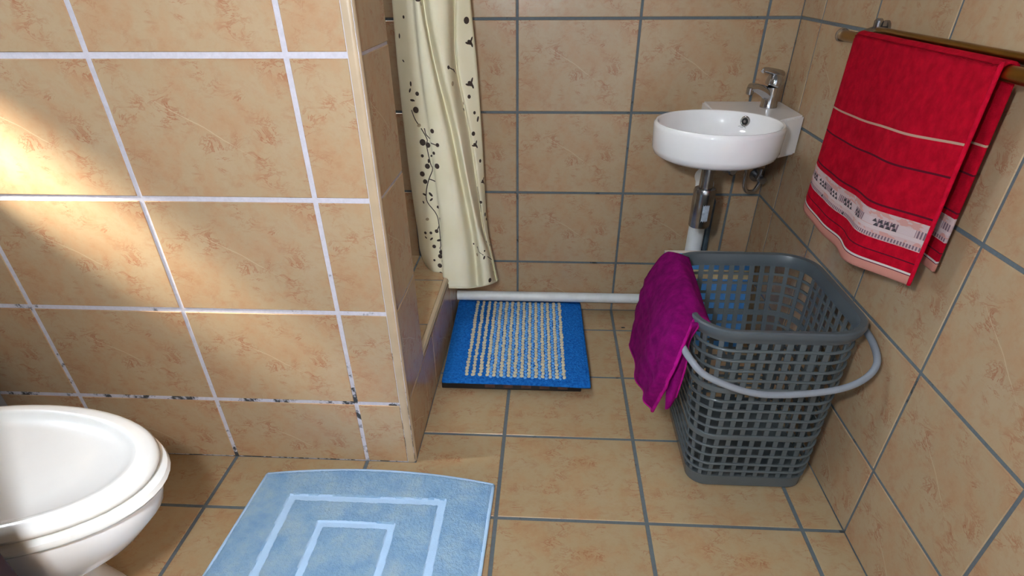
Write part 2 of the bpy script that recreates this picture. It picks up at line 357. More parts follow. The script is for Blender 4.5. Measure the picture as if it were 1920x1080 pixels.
# left wall with a small high window by the partition; front wall with its doorway; ceiling
WY0, WY1, WZ0, WZ1 = -0.85, -0.69, 0.97, 1.14
def wall_pieces(name, pieces, mat, label):
    bm = bmesh.new()
    for lo, hi in pieces: box(bm, lo, hi)
    return tag(link_bm(name, bm, mat), label, 'wall', kind='structure')
wall_pieces('wall_left', [((XL-0.03, YF-0.1, -0.12), (XL, YB+0.12, WZ0)), ((XL-0.03, YF-0.1, WZ1), (XL, YB+0.12, ZC)),
    ((XL-0.03, YF-0.1, WZ0), (XL, WY0, WZ1)), ((XL-0.03, WY1, WZ0), (XL, YB+0.12, WZ1))], M_PLASTER, 'white wall behind the toilet outside the picture')
wall_pieces('wall_front', [((XL-0.1, YF-0.1, -0.12), (0.6, YF, ZC)), ((1.4, YF-0.1, -0.12), (XR+0.12, YF, ZC)), ((0.6, YF-0.1, 2.05), (1.4, YF, ZC))], M_PLASTER, 'white wall with the doorway behind the photographer')
slab('ceiling', (XL-0.1, YF-0.1, ZC), (XR+0.12, YB+0.12, ZC+0.1), M_PLASTER, 'white ceiling above the bathroom', 'ceiling')
slab('shade_ledge', (XL, YF, -0.1), (-0.525, YL+REC, 0.915), M_PLASTER, 'unseen boxed ledge added below the window to shade the partition', 'ledge')  # unseen box, added so its front edge shades the lower-left partition
# ------------------------------------------------------------------ object materials
M_CERAMIC = plain('white_ceramic', srgb(236, 236, 238), 0.10, var=0.01, Coat_Weight=0.4, Coat_Roughness=0.05)
M_PLASTIC_W = plain('white_seat_plastic', srgb(240, 241, 240), 0.16, var=0.01)
M_CHROME = plain('chrome', (0.55, 0.55, 0.56, 1), 0.16, 1.0, var=0.08)
M_CHROME_D = plain('tarnished_chrome', (0.36, 0.36, 0.37, 1), 0.24, 1.0, var=0.22, scale=40)
M_BRASS = plain('brass', srgb(150, 112, 48), 0.30, 1.0, var=0.10)
M_PVC = plain('white_pvc', srgb(214, 218, 220), 0.35, var=0.05, scale=25)
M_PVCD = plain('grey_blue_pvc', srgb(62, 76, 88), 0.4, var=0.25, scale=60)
M_GREY = plain('grey_basket_plastic', srgb(80, 88, 92), 0.22, var=0.05)
M_GREYR = plain('grey_rim_plastic', srgb(74, 82, 88), 0.28, var=0.04)
M_HANDLE = plain('light_grey_handle_plastic', srgb(128, 134, 144), 0.26, var=0.04)
M_BLACK = plain('black_plastic', srgb(22, 22, 24), 0.4, var=0.1)
M_DARKHOLE = plain('dark_hole', srgb(28, 28, 30), 0.6)
M_STICKER = plain('bluish_sticker', srgb(150, 162, 174), 0.5, var=0.25, scale=90)
M_BLUEBOX = plain('blue_plastic_box', srgb(84, 160, 240), 0.35, var=0.03)
M_CREAMBAND = plain('cream_band', srgb(226, 208, 168), 0.5, var=0.05)
M_LID = plain('pale_lid', srgb(220, 206, 196), 0.45, var=0.05)
M_MARK = plain('grey_mark', srgb(120, 122, 128), 0.5)
M_PRINT = plain('brown_print', srgb(62, 50, 42), 0.8, var=0.15, scale=60)
M_PRINTP = plain('pale_tan_print', srgb(176, 160, 128), 0.85, var=0.1, scale=60)
M_TRI = plain('charcoal_weave', srgb(62, 54, 60), 0.9, var=0.1, scale=120)
# ------------------------------------------------------------------ toilet
def egg(cx, cy, z, af, ab, b, n=56, pw=2.0):
    out = []
    for k in range(n):
        t = 2*pi*k/n; c, s = cos(t), sin(t)
        a = af if c > 0 else ab
        e = 2.0/pw
        out.append(V(cx+a*math.copysign(abs(c)**e, c), cy+b*math.copysign(abs(s)**e, s), z))
    return out
TY, TX = -1.117, -0.08
toilet = empty('toilet', (TX, TY, 0), 'white toilet with closed lid standing before the partition wall', 'toilet')
bm = bmesh.new()
loft(bm, [egg(TX-0.06, TY, 0.0, 0.165, 0.20, 0.098), egg(TX-0.06, TY, 0.012, 0.168, 0.20, 0.100), egg(TX-0.06, TY, 0.045, 0.150, 0.19, 0.092),
          egg(TX-0.07, TY, 0.10, 0.128, 0.18, 0.080), egg(TX-0.07, TY, 0.155, 0.120, 0.18, 0.078)])
link_bm('pedestal', bm, M_CERAMIC, toilet, auto=50)
bm = bmesh.new()
loft(bm, [egg(TX-0.05, TY, 0.150, 0.115, 0.18, 0.076), egg(TX-0.03, TY, 0.19, 0.145, 0.20, 0.098), egg(TX, TY, 0.25, 0.195, 0.235, 0.128), egg(TX, TY, 0.30, 0.240, 0.25, 0.144),
          egg(TX, TY, 0.335, 0.252, 0.258, 0.150), egg(TX, TY, 0.346, 0.251, 0.258, 0.149), egg(TX, TY, 0.349, 0.228, 0.25, 0.142)])
link_bm('bowl', bm, M_CERAMIC, toilet, auto=50)
bm = bmesh.new()
loft(bm, [egg(TX, TY, 0.3495, 0.244, 0.25, 0.147), egg(TX, TY, 0.3515, 0.266, 0.255, 0.154), egg(TX, TY, 0.358, 0.271, 0.258, 0.158), egg(TX, TY, 0.3655, 0.269, 0.256, 0.156), egg(TX, TY, 0.3685, 0.260, 0.25, 0.150)])
link_bm('seat', bm, M_PLASTIC_W, toilet, auto=50)
bm = bmesh.new()
L0 = 0.3692
loft(bm, [egg(TX, TY, L0, 0.246, 0.25, 0.142), egg(TX, TY, L0+0.003, 0.258, 0.255, 0.149), egg(TX, TY, L0+0.012, 0.263, 0.258, 0.154), egg(TX, TY, L0+0.019, 0.260, 0.256, 0.149),
          egg(TX, TY, L0+0.022, 0.253, 0.25, 0.142), egg(TX, TY, L0+0.0230, 0.236, 0.243, 0.132), egg(TX, TY, L0+0.0228, 0.231, 0.238, 0.128), egg(TX-0.002, TY, L0+0.0200, 0.226, 0.235, 0.124), egg(TX-0.004, TY, L0+0.0150, 0.214, 0.228, 0.115),
          egg(TX-0.01, TY, L0+0.0125, 0.170, 0.20, 0.095), egg(TX-0.01, TY, L0+0.010, 0.11, 0.13, 0.062), egg(TX-0.01, TY, L0+0.0095, 0.04, 0.05, 0.02)])
link_bm('lid', bm, M_PLASTIC_W, toilet, auto=60)
bm = bmesh.new(); box(bm, (-0.4995, TY-0.115, 0.10), (-0.25, TY+0.115, 0.345), 0.02, 2); link_bm('bowl_back', bm, M_CERAMIC, toilet, auto=50)
bm = bmesh.new(); tube(bm, [(-0.325, TY-0.10, 0.381), (-0.325, TY+0.10, 0.381)], 0.011, 14); link_bm('hinge', bm, M_PLASTIC_W, toilet, auto=40)
# ------------------------------------------------------------------ washbasin
BX, BY, BR, BT, BB = 1.170, -0.140, 0.157, 0.676, 0.592
basin = empty('washbasin', (BX, BY, BB), 'round white ceramic washbasin with a square tap shelf in the corner', 'washbasin')
bm = bmesh.new()
lathe(bm, [(0, BB), (0.118, BB), (0.135, BB+0.003), (0.1495, BB+0.012), (0.1545, BB+0.024), (BR, BT-0.010), (BR-0.001, BT-0.004), (BR-0.005, BT), (BR-0.009, BT-0.0005), (BR-0.0125, BT-0.006),
           (BR-0.015, BT-0.025), (BR-0.022, BT-0.045), (BR-0.045, BT-0.060), (0.06, BT-0.067), (0.022, BT-0.070), (0.0, BT-0.070)], BX, BY, 72)
link_bm('bowl', bm, M_CERAMIC, basin, auto=45)
bm = bmesh.new()
arc = [(BX+0.150*cos(a), BY+0.150*sin(a)) for a in [rad(8+ (84-8)*k/14) for k in range(15)]]
outl = arc + [(1.188, 0.1405), (1.4045, 0.1405), (1.4045, -0.052), (1.345, -0.098)]
SB = 0.578
loft(bm, [[(x, y, SB) for x, y in outl], [(x, y, BT-0.002) for x, y in outl]])
bmesh.ops.bevel(bm, geom=[e for e in bm.edges if abs(e.verts[0].co.z-e.verts[1].co.z) < 1e-4 and e.calc_length() > 0.05], offset=0.004, segments=2, affect='EDGES')
link_bm('tap_shelf', bm, M_CERAMIC, basin, auto=40)
ov = V(BX+0.1400*0.668, BY+0.1400*0.744, 0.656); nd = (V(BX, BY, 0.654+0.004)-ov).normalized()
def disc_ring(bm, c, nrm, R0, r, n=28, m=8):
    a, b = frame_at(nrm, V(0, 0, 1))
    tube(bm, [c+(a*cos(2*pi*k/n)+b*sin(2*pi*k/n))*R0 for k in range(n)], r, m, closed=True)
bm = bmesh.new(); disc_ring(bm, ov-nd*0.001, nd, 0.0105, 0.0027); oring = link_bm('overflow_ring', bm, M_CHROME, basin, True)
bm = bmesh.new(); tube(bm, [ov-nd*0.004, ov-nd*0.0006], 0.0095, 20); link_bm('overflow_hole', bm, M_DARKHOLE, oring, auto=40)
bm = bmesh.new(); tube(bm, [ov-nd*0.003, ov+nd*0.0022], 0.0035, 12); link_bm('overflow_screw', bm, M_CHROME, oring, auto=40)
bm = bmesh.new(); mk = V(BX+0.1385*0.640, BY+0.1385*0.768, 0.6405); a_, b_ = frame_at(nd, V(0, 0, 1))
tube(bm, [mk+(b_*0.0105*cos(2*pi*k/24)+a_*0.0035*sin(2*pi*k/24)) for k in range(24)], 0.0006, 6, closed=True)
tube(bm, [mk-b_*0.005, mk+b_*0.005], 0.0006, 6)
link_bm('maker_mark', bm, M_MARK, basin, True)
bm = bmesh.new(); lathe(bm, [(0, BT-0.0655), (0.019, BT-0.0655), (0.022, BT-0.0675), (0.022, BT-0.0705), (0, BT-0.0705)], BX, BY, 32); link_bm('waste_plug', bm, M_CHROME, basin, auto=40)
# ------------------------------------------------------------------ tap
TPX, TPY = 1.345, 0.055
tap = empty('basin_tap', (TPX, TPY, BT-0.002), 'chrome single-lever mixer tap on the washbasin shelf', 'tap')
bm = bmesh.new()
z0 = BT-0.002
lathe(bm, [(0, z0), (0.0225, z0), (0.0225, z0+0.004), (0.0212, z0+0.008), (0.0208, z0+0.030), (0.0228, z0+0.045), (0.0228, z0+0.050), (0, z0+0.050)], TPX, TPY, 32)
link_bm('tap_body', bm, M_CHROME, tap, auto=40)
bm = bmesh.new()
sd = V(-0.90, -0.43, 0).normalized()
c0 = V(TPX, TPY, z0+0.030)
pts = spline([c0+sd*0.008, c0+sd*0.030+V(0, 0, 0.012), c0+sd*0.056+V(0, 0, 0.021), c0+sd*0.076+V(0, 0, 0.022)], 5)
tube(bm, pts, [0.0150-0.0040*min(1, k/10) for k in range(len(pts))], 16)
spout = link_bm('spout', bm, M_CHROME, tap, auto=50)
bm = bmesh.new(); e0 = c0+sd*0.074+V(0, 0, 0.020); tube(bm, [e0+V(0, 0, 0.002), e0+V(0, 0, -0.012)], 0.0098, 18); tube(bm, [e0+V(0, 0, -0.012), e0+V(0, 0, -0.014)], 0.0075, 18)
link_bm('aerator', bm, M_CHROME, spout, auto=40)
bm = bmesh.new()
hd = V(0.35, 0.1, 1).normalized()
h0 = V(TPX, TPY, z0+0.050)
pts = [h0+hd*q for q in (0, 0.004, 0.012, 0.022, 0.029, 0.033)]
tube(bm, pts, [0.0215, 0.0232, 0.0240, 0.0222, 0.0165, 0.006], 24)
link_bm('lever_cap', bm, M_CHROME, tap, auto=50)
bm = bmesh.new()
lv = spline([h0+hd*0.028+V(0.010, 0.004, 0), h0+hd*0.036+sd*0.012, h0+sd*0.038+V(0, 0, 0.042), h0+sd*0.046+V(0, 0, 0.038)], 5)
tube(bm, lv, [0.010, 0.0105, 0.0105, 0.010, 0.0095, 0.009, 0.0085, 0.008, 0.0075, 0.007, 0.0065, 0.006, 0.0056, 0.0054, 0.0052, 0.005][:len(lv)], 12)
link_bm('lever', bm, M_CHROME, tap, auto=50)
# ------------------------------------------------------------------ waste pipe of the basin, white drain, angle valves
PX_, PY_ = 1.228, 0.106
trap = empty('basin_waste_pipe', (BX, BY, 0.34), 'chrome waste pipe with a thick sleeve under the washbasin', 'pipe')
bm = bmesh.new(); tube(bm, [(BX-0.004, BY, BB-0.0005), (BX-0.004, BY, 0.49)], 0.0175, 24); tube(bm, [(BX-0.004, BY, BB-0.0008), (BX-0.004, BY, BB-0.012)], 0.026, 24); link_bm('tailpiece', bm, M_CHROME_D, trap, auto=40)
bm = bmesh.new(); lathe(bm, [(0.0, 0.413), (0.026, 0.413), (0.0275, 0.416), (0.0285, 0.502), (0.0290, 0.508), (0.027, 0.514), (0.019, 0.516), (0, 0.516)], BX-0.004, BY, 32); sleeve = link_bm('sleeve', bm, M_CHROME_D, trap, auto=40)
bm = bmesh.new()
arc_ = [(-pi/2-0.15)+0.62*k/6 for k in range(7)]
for k in range(6):
    a0, a1 = arc_[k], arc_[k+1]
    q = [(a0, 0.432+0.004*(k % 2)), (a1, 0.432+0.004*((k+1) % 2)), (a1, 0.478-0.003*((k+1) % 2)), (a0, 0.478-0.003*(k % 2))]
    bm.faces.new([bm.verts.new((BX-0.004+0.0289*cos(a), BY+0.0289*sin(a), z)) for a, z in q])
bmesh.ops.remove_doubles(bm, verts=bm.verts[:], dist=1e-5)
tag(link_bm('sticker', bm, M_STICKER, sleeve, True), 'worn bluish sticker')
bm = bmesh.new(); tube(bm, [(BX-0.002, BY+0.022, 0.442), (BX+0.01, BY+0.06, 0.438), (PX_-0.008, PY_-0.05, 0.425), (PX_, PY_-0.024, 0.42)], 0.0135, 18); tag(link_bm('outlet_pipe', bm, M_PVCD, trap, auto=40), 'dark grey-blue outlet pipe')
PX, PY, PR = 1.227, 0.106, 0.0250
drain = empty('drain_pipe', (PX, PY, 0), 'white plastic drain pipe along the foot of the back wall and up behind the basin', 'pipe')
bm = bmesh.new(); tube(bm, [(PX, PY, 0.056), (PX, PY, 0.43)], PR, 24); link_bm('upright_pipe', bm, M_PVC, drain, auto=40)
bm = bmesh.new(); tube(bm, spline([(PX, PY, 0.425), (PX, PY, 0.445), (PX, PY+0.012, 0.462), (PX, PY+0.034, 0.468)], 5), PR+0.0015, 24); link_bm('elbow', bm, M_PVC, drain, auto=40)
bm = bmesh.new(); tube(bm, [(XS+0.0015, 0.1185, 0.0585), (1.21, 0.1185, 0.0585)], 0.0165, 24); link_bm('floor_pipe', bm, M_PVC, drain, auto=40)
bm = bmesh.new(); tube(bm, [(1.20, PY+0.004, 0.055), (PX+0.03, PY+0.004, 0.055)], 0.0285, 24); link_bm('pipe_joint', bm, M_PVC, drain, auto=40)
bm = bmesh.new(); tube(bm, [(PX+PR+0.0085, PY-0.004, 0.012), (PX+PR+0.0085, PY-0.004, 0.40), (PX+PR+0.006, PY+0.02, 0.415)], 0.0085, 14); tag(link_bm('pipe_shade_strip', bm, M_PVCD, drain, auto=40), 'dark grey-blue strip standing for the shaded side of the white pipe')  # dark tube drawn for the shaded right side of the white pipe
for (vx, vz, ex, lab) in ((1.293, 0.498, 1.283, 'chrome angle valve under the basin, next to the waste pipe'), (1.383, 0.472, 1.335, 'chrome angle valve with a curved hose in the corner under the basin')):
    vt = empty('angle_valve', (vx, YB, vz), lab, 'valve', 'angle valves under the basin')
    bm = bmesh.new(); tube(bm, [(vx, YB-0.0005, vz), (vx, YB-0.006, vz)], 0.021 if vx < 1.35 else 0.0195, 24); link_bm('rosette', bm, M_CHROME_D, vt, auto=40)
    bm = bmesh.new(); tube(bm, [(vx, YB-0.005, vz), (vx, YB-0.05, vz)], 0.009, 16); tube(bm, [(vx, YB-0.04, vz-0.004), (vx, YB-0.04, vz+0.028)], 0.0085, 16); link_bm('valve_body', bm, M_CHROME_D, vt, auto=40)
    bm = bmesh.new(); tube(bm, [(vx, YB-0.049, vz), (vx, YB-0.064, vz), (vx, YB-0.070, vz)], [0.011, 0.014, 0.009], 8); link_bm('valve_knob', bm, M_CHROME_D, vt, auto=30)
    bm = bmesh.new()
    if vx < 1.35: hp = [(vx, YB-0.04, vz+0.026), (vx+0.002, YB-0.05, vz+0.055), (vx+0.012, YB-0.055, SB-0.001)]
    else: hp = [(vx-0.004, YB-0.064, vz-0.004), (vx-0.022, YB-0.072, vz-0.028), (ex, YB-0.078, vz-0.022), (ex-0.008, YB-0.078, vz+0.02), (ex-0.006, YB-0.076, SB-0.001)]
    tube(bm, spline(hp, 6), 0.0055, 12); link_bm('hose', bm, M_CHROME, vt, True)
# ------------------------------------------------------------------ towel rail
RXX, RZ = 1.358, 0.868
rail = empty('towel_rail', (XR, -0.34, RZ), 'brass towel rail with chrome end ring on the right wall', 'towel rail')
bm = bmesh.new(); tube(bm, [(RXX, -0.262, RZ), (RXX, -1.02, RZ)], 0.0098, 20); link_bm('bar', bm, M_BRASS, rail, auto=40)
bm = bmesh.new(); tube(bm, [(RXX+0.030, -0.335, RZ+0.014), (RXX+0.030, -1.02, RZ+0.014)], 0.0065, 16); tag(link_bm('back_bar', bm, M_BRASS, rail, auto=40), 'thinner bar close to the wall')
bm = bmesh.new(); tube(bm, [(RXX, -0.262, RZ), (RXX, -0.253, RZ), (RXX, -0.249, RZ)], [0.0125, 0.0130, 0.0100], 20); tag(link_bm('end_ring', bm, M_CHROME, rail, auto=40), 'chrome end ring')
for yb in (-0.335, -0.985):
    bm = bmesh.new(); tube(bm, [(XR-0.0005, yb, RZ+0.014), (XR-0.006, yb, RZ+0.014)], 0.017, 20); tube(bm, [(XR-0.004, yb, RZ+0.014), (RXX+0.026, yb, RZ+0.014), (RXX, yb, RZ+0.001)], [0.007, 0.0075, 0.0115], 14)
    tube(bm, [(RXX+0.030, yb, RZ+0.014), (RXX+0.030, yb, RZ+0.030), (RXX+0.030, yb, RZ+0.034)], [0.0080, 0.0085, 0.005], 14)
    tag(link_bm('bracket', bm, M_CHROME_D, rail, auto=40), 'chrome wall bracket')
# ------------------------------------------------------------------ red towel over the rail
def towel_mat():
    t = NT('red_terry'); uv = t.new('ShaderNodeTexCoord').outputs['UV']; ob = t.new('ShaderNodeTexCoord').outputs['Object']
    s = t.new('ShaderNodeSeparateXYZ'); t.link(uv, s.inputs[0]); u, v = s.outputs[0], s.outputs[1]
    v = t.math('ADD', v, t.math('MULTIPLY', t.math('SUBTRACT', t.noise(t.mapping(uv, scale=(3, 0, 0)), 1.0, 1), 0.5), 0.012))
    v = t.math('ADD', v, t.math('MULTIPLY', t.math('MULTIPLY', t.math('SUBTRACT', u, 0.4), 0.115), t.math('SUBTRACT', 1.0, v)))
    red = t.ramp(t.noise(ob, 55, 4, 0.6), [(0.3, srgb(172, 6, 34)), (0.7, srgb(212, 12, 44))])
    R1 = srgb(150, 10, 34)
    cream, dark, pink, white, peach = srgb(206, 168, 148), srgb(96, 22, 40), srgb(206, 168, 168), srgb(226, 214, 212), srgb(214, 146, 132)
    def band(col, a, b, base):
        m = t.math('MULTIPLY', t.math('GREATER_THAN', v, a), t.math('LESS_THAN', v, b))
        return t.mix(m, base, col)
    c = band(cream, 0.366, 0.376, red); c = band(dark, 0.500, 0.509, c); c = band(dark, 0.684, 0.693, c)
    hatch = t.math('GREATER_THAN', t.math('SINE', t.math('MULTIPLY', u, 420.0)), 0.0)
    grey = t.mix(hatch, srgb(206, 176, 176), srgb(128, 104, 116))
    pale = t.mix(t.math('GREATER_THAN', t.noise(t.mapping(uv, scale=(14, 30, 1)), 1.0, 2), 0.52), srgb(214, 186, 186), srgb(214, 160, 152))
    c = band(pale, 0.716, 0.842, c)
    tl = t.math('GREATER_THAN', t.math('SINE', t.math('MULTIPLY', u, 33.0)), -0.15)
    g1 = t.mix(tl, srgb(218, 196, 198), grey)
    c = band(g1, 0.750, 0.784, c); c = band(srgb(220, 200, 200), 0.786, 0.802, c); c = band(grey, 0.820, 0.838, c)
    c = band(dark, 0.896, 0.902, c)
    c = band(white, 0.944, 0.954, c); c = band(dark, 0.954, 0.958, c); c = band(peach, 0.958, 1.01, c)
    t.set(Base_Color=c, Roughness=0.95)
    t.b.inputs['Specular IOR Level'].default_value = 0.08; t.bump(t.noise(ob, 620, 3, 0.7), 0.9, 0.004)
    return t.m
M_RED = towel_mat()
def red_point(s, v):
    """s across 0..1 (far to near), v 0..1 from the rail down the front face"""
    y = -0.350-0.452*s + 0.010*sin(3.0*s)*v
    zt, zb = RZ+0.0135, 0.548+0.012*s
    z = zt+(zb-zt)*v
    w = 0.020*sin(pi*s)*v + 0.009*sin(2*pi*1.6*s+0.5)*v**1.3 + 0.003*sin(2*pi*3.1*s+1)*v
    x = RXX-0.0125-w - 0.008*v + 0.012*v*max(0, s-0.75)*4*0.3
    y += -0.022*v*(1-s) + 0.0
    z -= 0.020*v*math.sin(pi*s)
    return V(x, y, z)
NS, NV = 44, 56
G = []
for j in range(9):            # over the rail, from the back
    a = pi*(1-j/8.0)
    G.append([V(RXX-0.0128*cos(a)*-1*-1 if False else RXX+0.0128*cos(pi-a), red_point(i/NS, 0).y, RZ+0.0128*sin(a)) for i in range(NS+1)])
bk = []
for j in range(30):
    v = 1-j/30.0
    bk.append([V(RXX+0.0128+0.006*v-0.006*sin(4*i/NS+1)*v, red_point(i/NS, 0).y-0.004*v-0.012*v*(1-i/NS)+0.014*v*(i/NS), RZ-0.288*v) for i in range(NS+1)])
ov_ = []
for j in range(9):
    a = pi*j/8.0
    ov_.append([V(RXX+0.0128*cos(a), red_point(i/NS, 0).y, RZ+0.0128*sin(a)) for i in range(NS+1)])
fr = [[red_point(i/NS, j/NV) for i in range(NS+1)] for j in range(NV+1)]
bm = bmesh.new()
uvl = bm.loops.layers.uv.verify()
rows = [(r, 0.1 + 0.2*(j/30.0)) for j, r in enumerate(bk)] + [(r, 0.31) for r in ov_] + [(r, None) for r in fr[1:]]
rv = [0.32]*len(bk)+[0.31]*len(ov_)+[max(0.0, j/NV) for j in range(1, NV+1)]
grid = [[bm.verts.new(p) for p in r[0]] for r in rows]
nb = len(bk)+len(ov_)-1
for i in range(len(grid)-1):
    for j in range(NS):
        f = bm.faces.new((grid[i][j], grid[i][j+1], grid[i+1][j+1], grid[i+1][j]))
        for l, (a, b) in zip(f.loops, ((i, j), (i, j+1), (i+1, j+1), (i+1, j))):
            vv = (a-nb)/NV if a > nb else (1-(a/30.0)*0.999 if a < 30 else 0.0)
            l[uvl].uv = (b/NS, max(0.0, vv))
red = link_bm('red_towel', bm, M_RED, None, True, origin=(RXX, -0.57, RZ))
tag(red, 'red terry towel with patterned pink border hanging over the brass rail', 'towel')
add_mod_solid(red, 0.0042, 0.0)
def red_n(s, v):
    e = 0.004
    p = red_point(s, v); n = (red_point(s+e, v)-p).cross(red_point(s, v+e)-p).normalized()
    return p, (n if n.x < 0 else -n)
bm = bmesh.new()
def tri_on(s, v, ds, dv):
    q = []
    for a, b in ((s, v), (s+ds, v), (s+ds/2, v-dv)):
        kk = (a-0.4)*0.115; b = (b-kk)/(1-kk)
        p, n = red_n(a, b); q.append(bm.verts.new(p+n*0.0027-V(RXX, -0.57, RZ)+red.location))
    bm.faces.new(q)
for s0, n in ((0.045, 2), (0.13, 3), (0.27, 3), (0.42, 3), (0.575, 2), (0.735, 4)):
    for r in range(2):
        for k in range(n):
            tri_on(s0+k*0.030+r*0.012, 0.768+0.018*r, 0.026, 0.017)
for s0 in (0.02, 0.20, 0.44): tri_on(s0, 0.835, 0.022, 0.016)
tag(link_bm('woven_triangles', bm, M_TRI, red), 'dark woven triangles of the border', kind='stuff')
bm = bmesh.new()
pts = [red_n(1.0, k/30)[0]+V(-0.0005, -0.001, 0) for k in range(31)]
tube(bm, pts, 0.0032, 8)
M_REDH = plain('red_hem', srgb(186, 10, 42), 0.95, var=0.15, scale=90, bump=0.6, bscale=700, Specular_IOR_Level=0.08)
link_bm('side_hem', bm, M_REDH, red, True)
# ------------------------------------------------------------------ laundry basket
KX, KY = 1.225, -0.570
basket = empty('laundry_basket', (KX, KY, 0), 'tall grey plastic lattice laundry basket under the washbasin', 'laundry basket')
ZR = 0.415
def rrect(z, u, off=0.0):
    """point of the tapering rounded-rectangle wall at height z, perimeter fraction u (0 = front middle, towards +x)"""
    t = z/ZR
    hx = 0.132+(0.158-0.132)*t+off; hy0 = 0.142+(0.152-0.142)*t+off; hy1 = 0.155+(0.212-0.155)*t+off
    cx = KX+0.007*(1-t)-0.009*t; r = 0.042+0.032*t+off
    return hx, hy0, hy1, cx, r
def ring_pts(z, off=0.0, n_c=8, n_x=8, n_y=8):
    hx, h0, h1, cx, r = rrect(z, 0, off); P = []
    def arc(ax, ay, a0):
        for k in range(n_c): 
            a = a0+pi/2*k/n_c; P.append(V(ax+r*cos(a), ay+r*sin(a), z))
    def seg(p, q, n):
        for k in range(n): P.append(V(*p, z)+(V(*q, z)-V(*p, z))*(k/n))
    x0, x1, y0, y1 = cx-hx, cx+hx, KY-h0, KY+h1
    seg((x0+r, y0), (x1-r, y0), n_x); arc(x1-r, y0+r, -pi/2)
    seg((x1, y0+r), (x1, y1-r), n_y); arc(x1-r, y1-r, 0)
    seg((x1-r, y1), (x0+r, y1), n_x); arc(x0+r, y1-r, pi/2)
    seg((x0, y1-r), (x0, y0+r), n_y); arc(x0+r, y0+r, pi)
    return P
NC, NX, NY = 8, 7, 7
def ring_band(name, z0, z1, out, inn, lab=None):
    bm = bmesh.new()
    c = min(0.0022, (z1-z0)*0.32)
    A = [ring_pts(z, o_, NC, NX, NY) for z, o_ in ((z0, inn), (z0, out-c), (z0+c*0.3, out-c*0.3), (z0+c, out), (z1-c, out), (z1-c*0.3, out-c*0.3), (z1, out-c), (z1, inn))]
    vs = [[bm.verts.new(p) for p in r] for r in A]; n = len(vs[0])
    for i in range(8):
        B, C_ = vs[i], vs[(i+1) % 8]
        for k in range(n): bm.faces.new((B[k], B[(k+1) % n], C_[(k+1) % n], C_[k]))
    bmesh.ops.recalc_face_normals(bm, faces=bm.faces[:])
    o = link_bm(name, bm, M_GREY, basket, auto=60)
    return o
ribs = [0.395, 0.3762, 0.3527, 0.3286, 0.3052, 0.2790, 0.2509, 0.2272, 0.2028, 0.1795, 0.1530, 0.1246, 0.0995, 0.0738, 0.0528]
for k, z in enumerate(ribs):
    h = 0.0140 if k in (5, 10) else 0.0058
    if k == 0: continue
    ring_band('rib', z-h/2, z+h/2, 0.0042, -0.0006)
# staves: upright bars between the ribs
def stave(k_f, width):
    bm = bmesh.new(); n = 12
    prev = None
    for i in range(n+1):
        z = 0.032+(0.402-0.032)*i/n
        P = ring_pts(z, 0.0004, NC, NX, NY); Q = ring_pts(z, -0.0024, NC, NX, NY); N = len(P)
        i0 = int(k_f) % N; a = k_f-int(k_f)
        p = P[i0].lerp(P[(i0+1) % N], a); q = Q[i0].lerp(Q[(i0+1) % N], a)
        t = (P[(i0+1) % N]-P[(i0-1) % N] if a < 1e-6 else P[(i0+1) % N]-P[i0]).normalized()
        w = width*(0.80+0.20*i/n)/2
        ring = [bm.verts.new(c) for c in (p-t*w, p+t*w, q+t*w, q-t*w)]
        if prev:
            for k in range(4): bm.faces.new((prev[k], prev[(k+1) % 4], ring[(k+1) % 4], ring[k]))
        else: bm.faces.new(ring[::-1])
        prev = ring
    bm.faces.new(prev)
    bmesh.ops.recalc_face_normals(bm, faces=bm.faces[:])
    link_bm('stave', bm, M_GREY, basket, auto=35)
base_i = 0
for side in range(4):
    n = NX if side in (0, 2) else NY
    for k in range(n+1): stave(base_i+k, 0.0118)
    for k in (3.0, 5.6): stave(base_i+n+k, 0.0100)
    base_i += n+NC
# solid foot and floor of the basket
bm = bmesh.new()
rings = [ring_pts(0.0005, -0.012, NC, NX, NY), ring_pts(0.0005, -0.006, NC, NX, NY), ring_pts(0.006, 0.0005, NC, NX, NY), ring_pts(0.036, 0.0025, NC, NX, NY), ring_pts(0.036, -0.002, NC, NX, NY), ring_pts(0.010, -0.004, NC, NX, NY), ring_pts(0.009, -0.02, NC, NX, NY)]
loft(bm, rings); link_bm('foot', bm, M_GREY, basket, auto=35)
# rim: broad rolled collar
bm = bmesh.new()
prof = [(0.3965, -0.0025), (0.3955, 0.0035), (0.3990, 0.0055), (0.4085, 0.0068), (0.4095, 0.0125), (0.4165, 0.0145), (0.4225, 0.0135), (0.4250, 0.0105), (0.4248, 0.003), (0.4235, -0.001), (0.415, -0.0030), (0.404, -0.0038)]
rr = [ring_pts(z, o_, NC, NX, NY) for z, o_ in prof]
vs = [[bm.verts.new(p) for p in r] for r in rr]; n = len(vs[0])
for i in range(len(vs)):
    B, C_ = vs[i], vs[(i+1) % len(vs)]
    for k in range(n): bm.faces.new((B[k], B[(k+1) % n], C_[(k+1) % n], C_[k]))
bmesh.ops.recalc_face_normals(bm, faces=bm.faces[:])
link_bm('rim', bm, M_GREYR, basket, auto=28)
bm = bmesh.new()
hp = spline([(1.030, -0.590, 0.398), (1.021, -0.64, 0.394), (1.020, -0.715, 0.392), (1.035, -0.757, 0.376), (1.066, -0.778, 0.353), (1.14, -0.786, 0.3265), (1.207, -0.787, 0.321), (1.30, -0.785, 0.333), (1.352, -0.776, 0.352), (1.383, -0.750, 0.372), (1.394, -0.70, 0.386), (1.394, -0.64, 0.394), (1.386, -0.590, 0.398)], 6)
tube(bm, hp, 0.0066, 14); tag(link_bm('handle', bm, M_HANDLE, basket, True), 'lighter grey swing handle hanging in front')
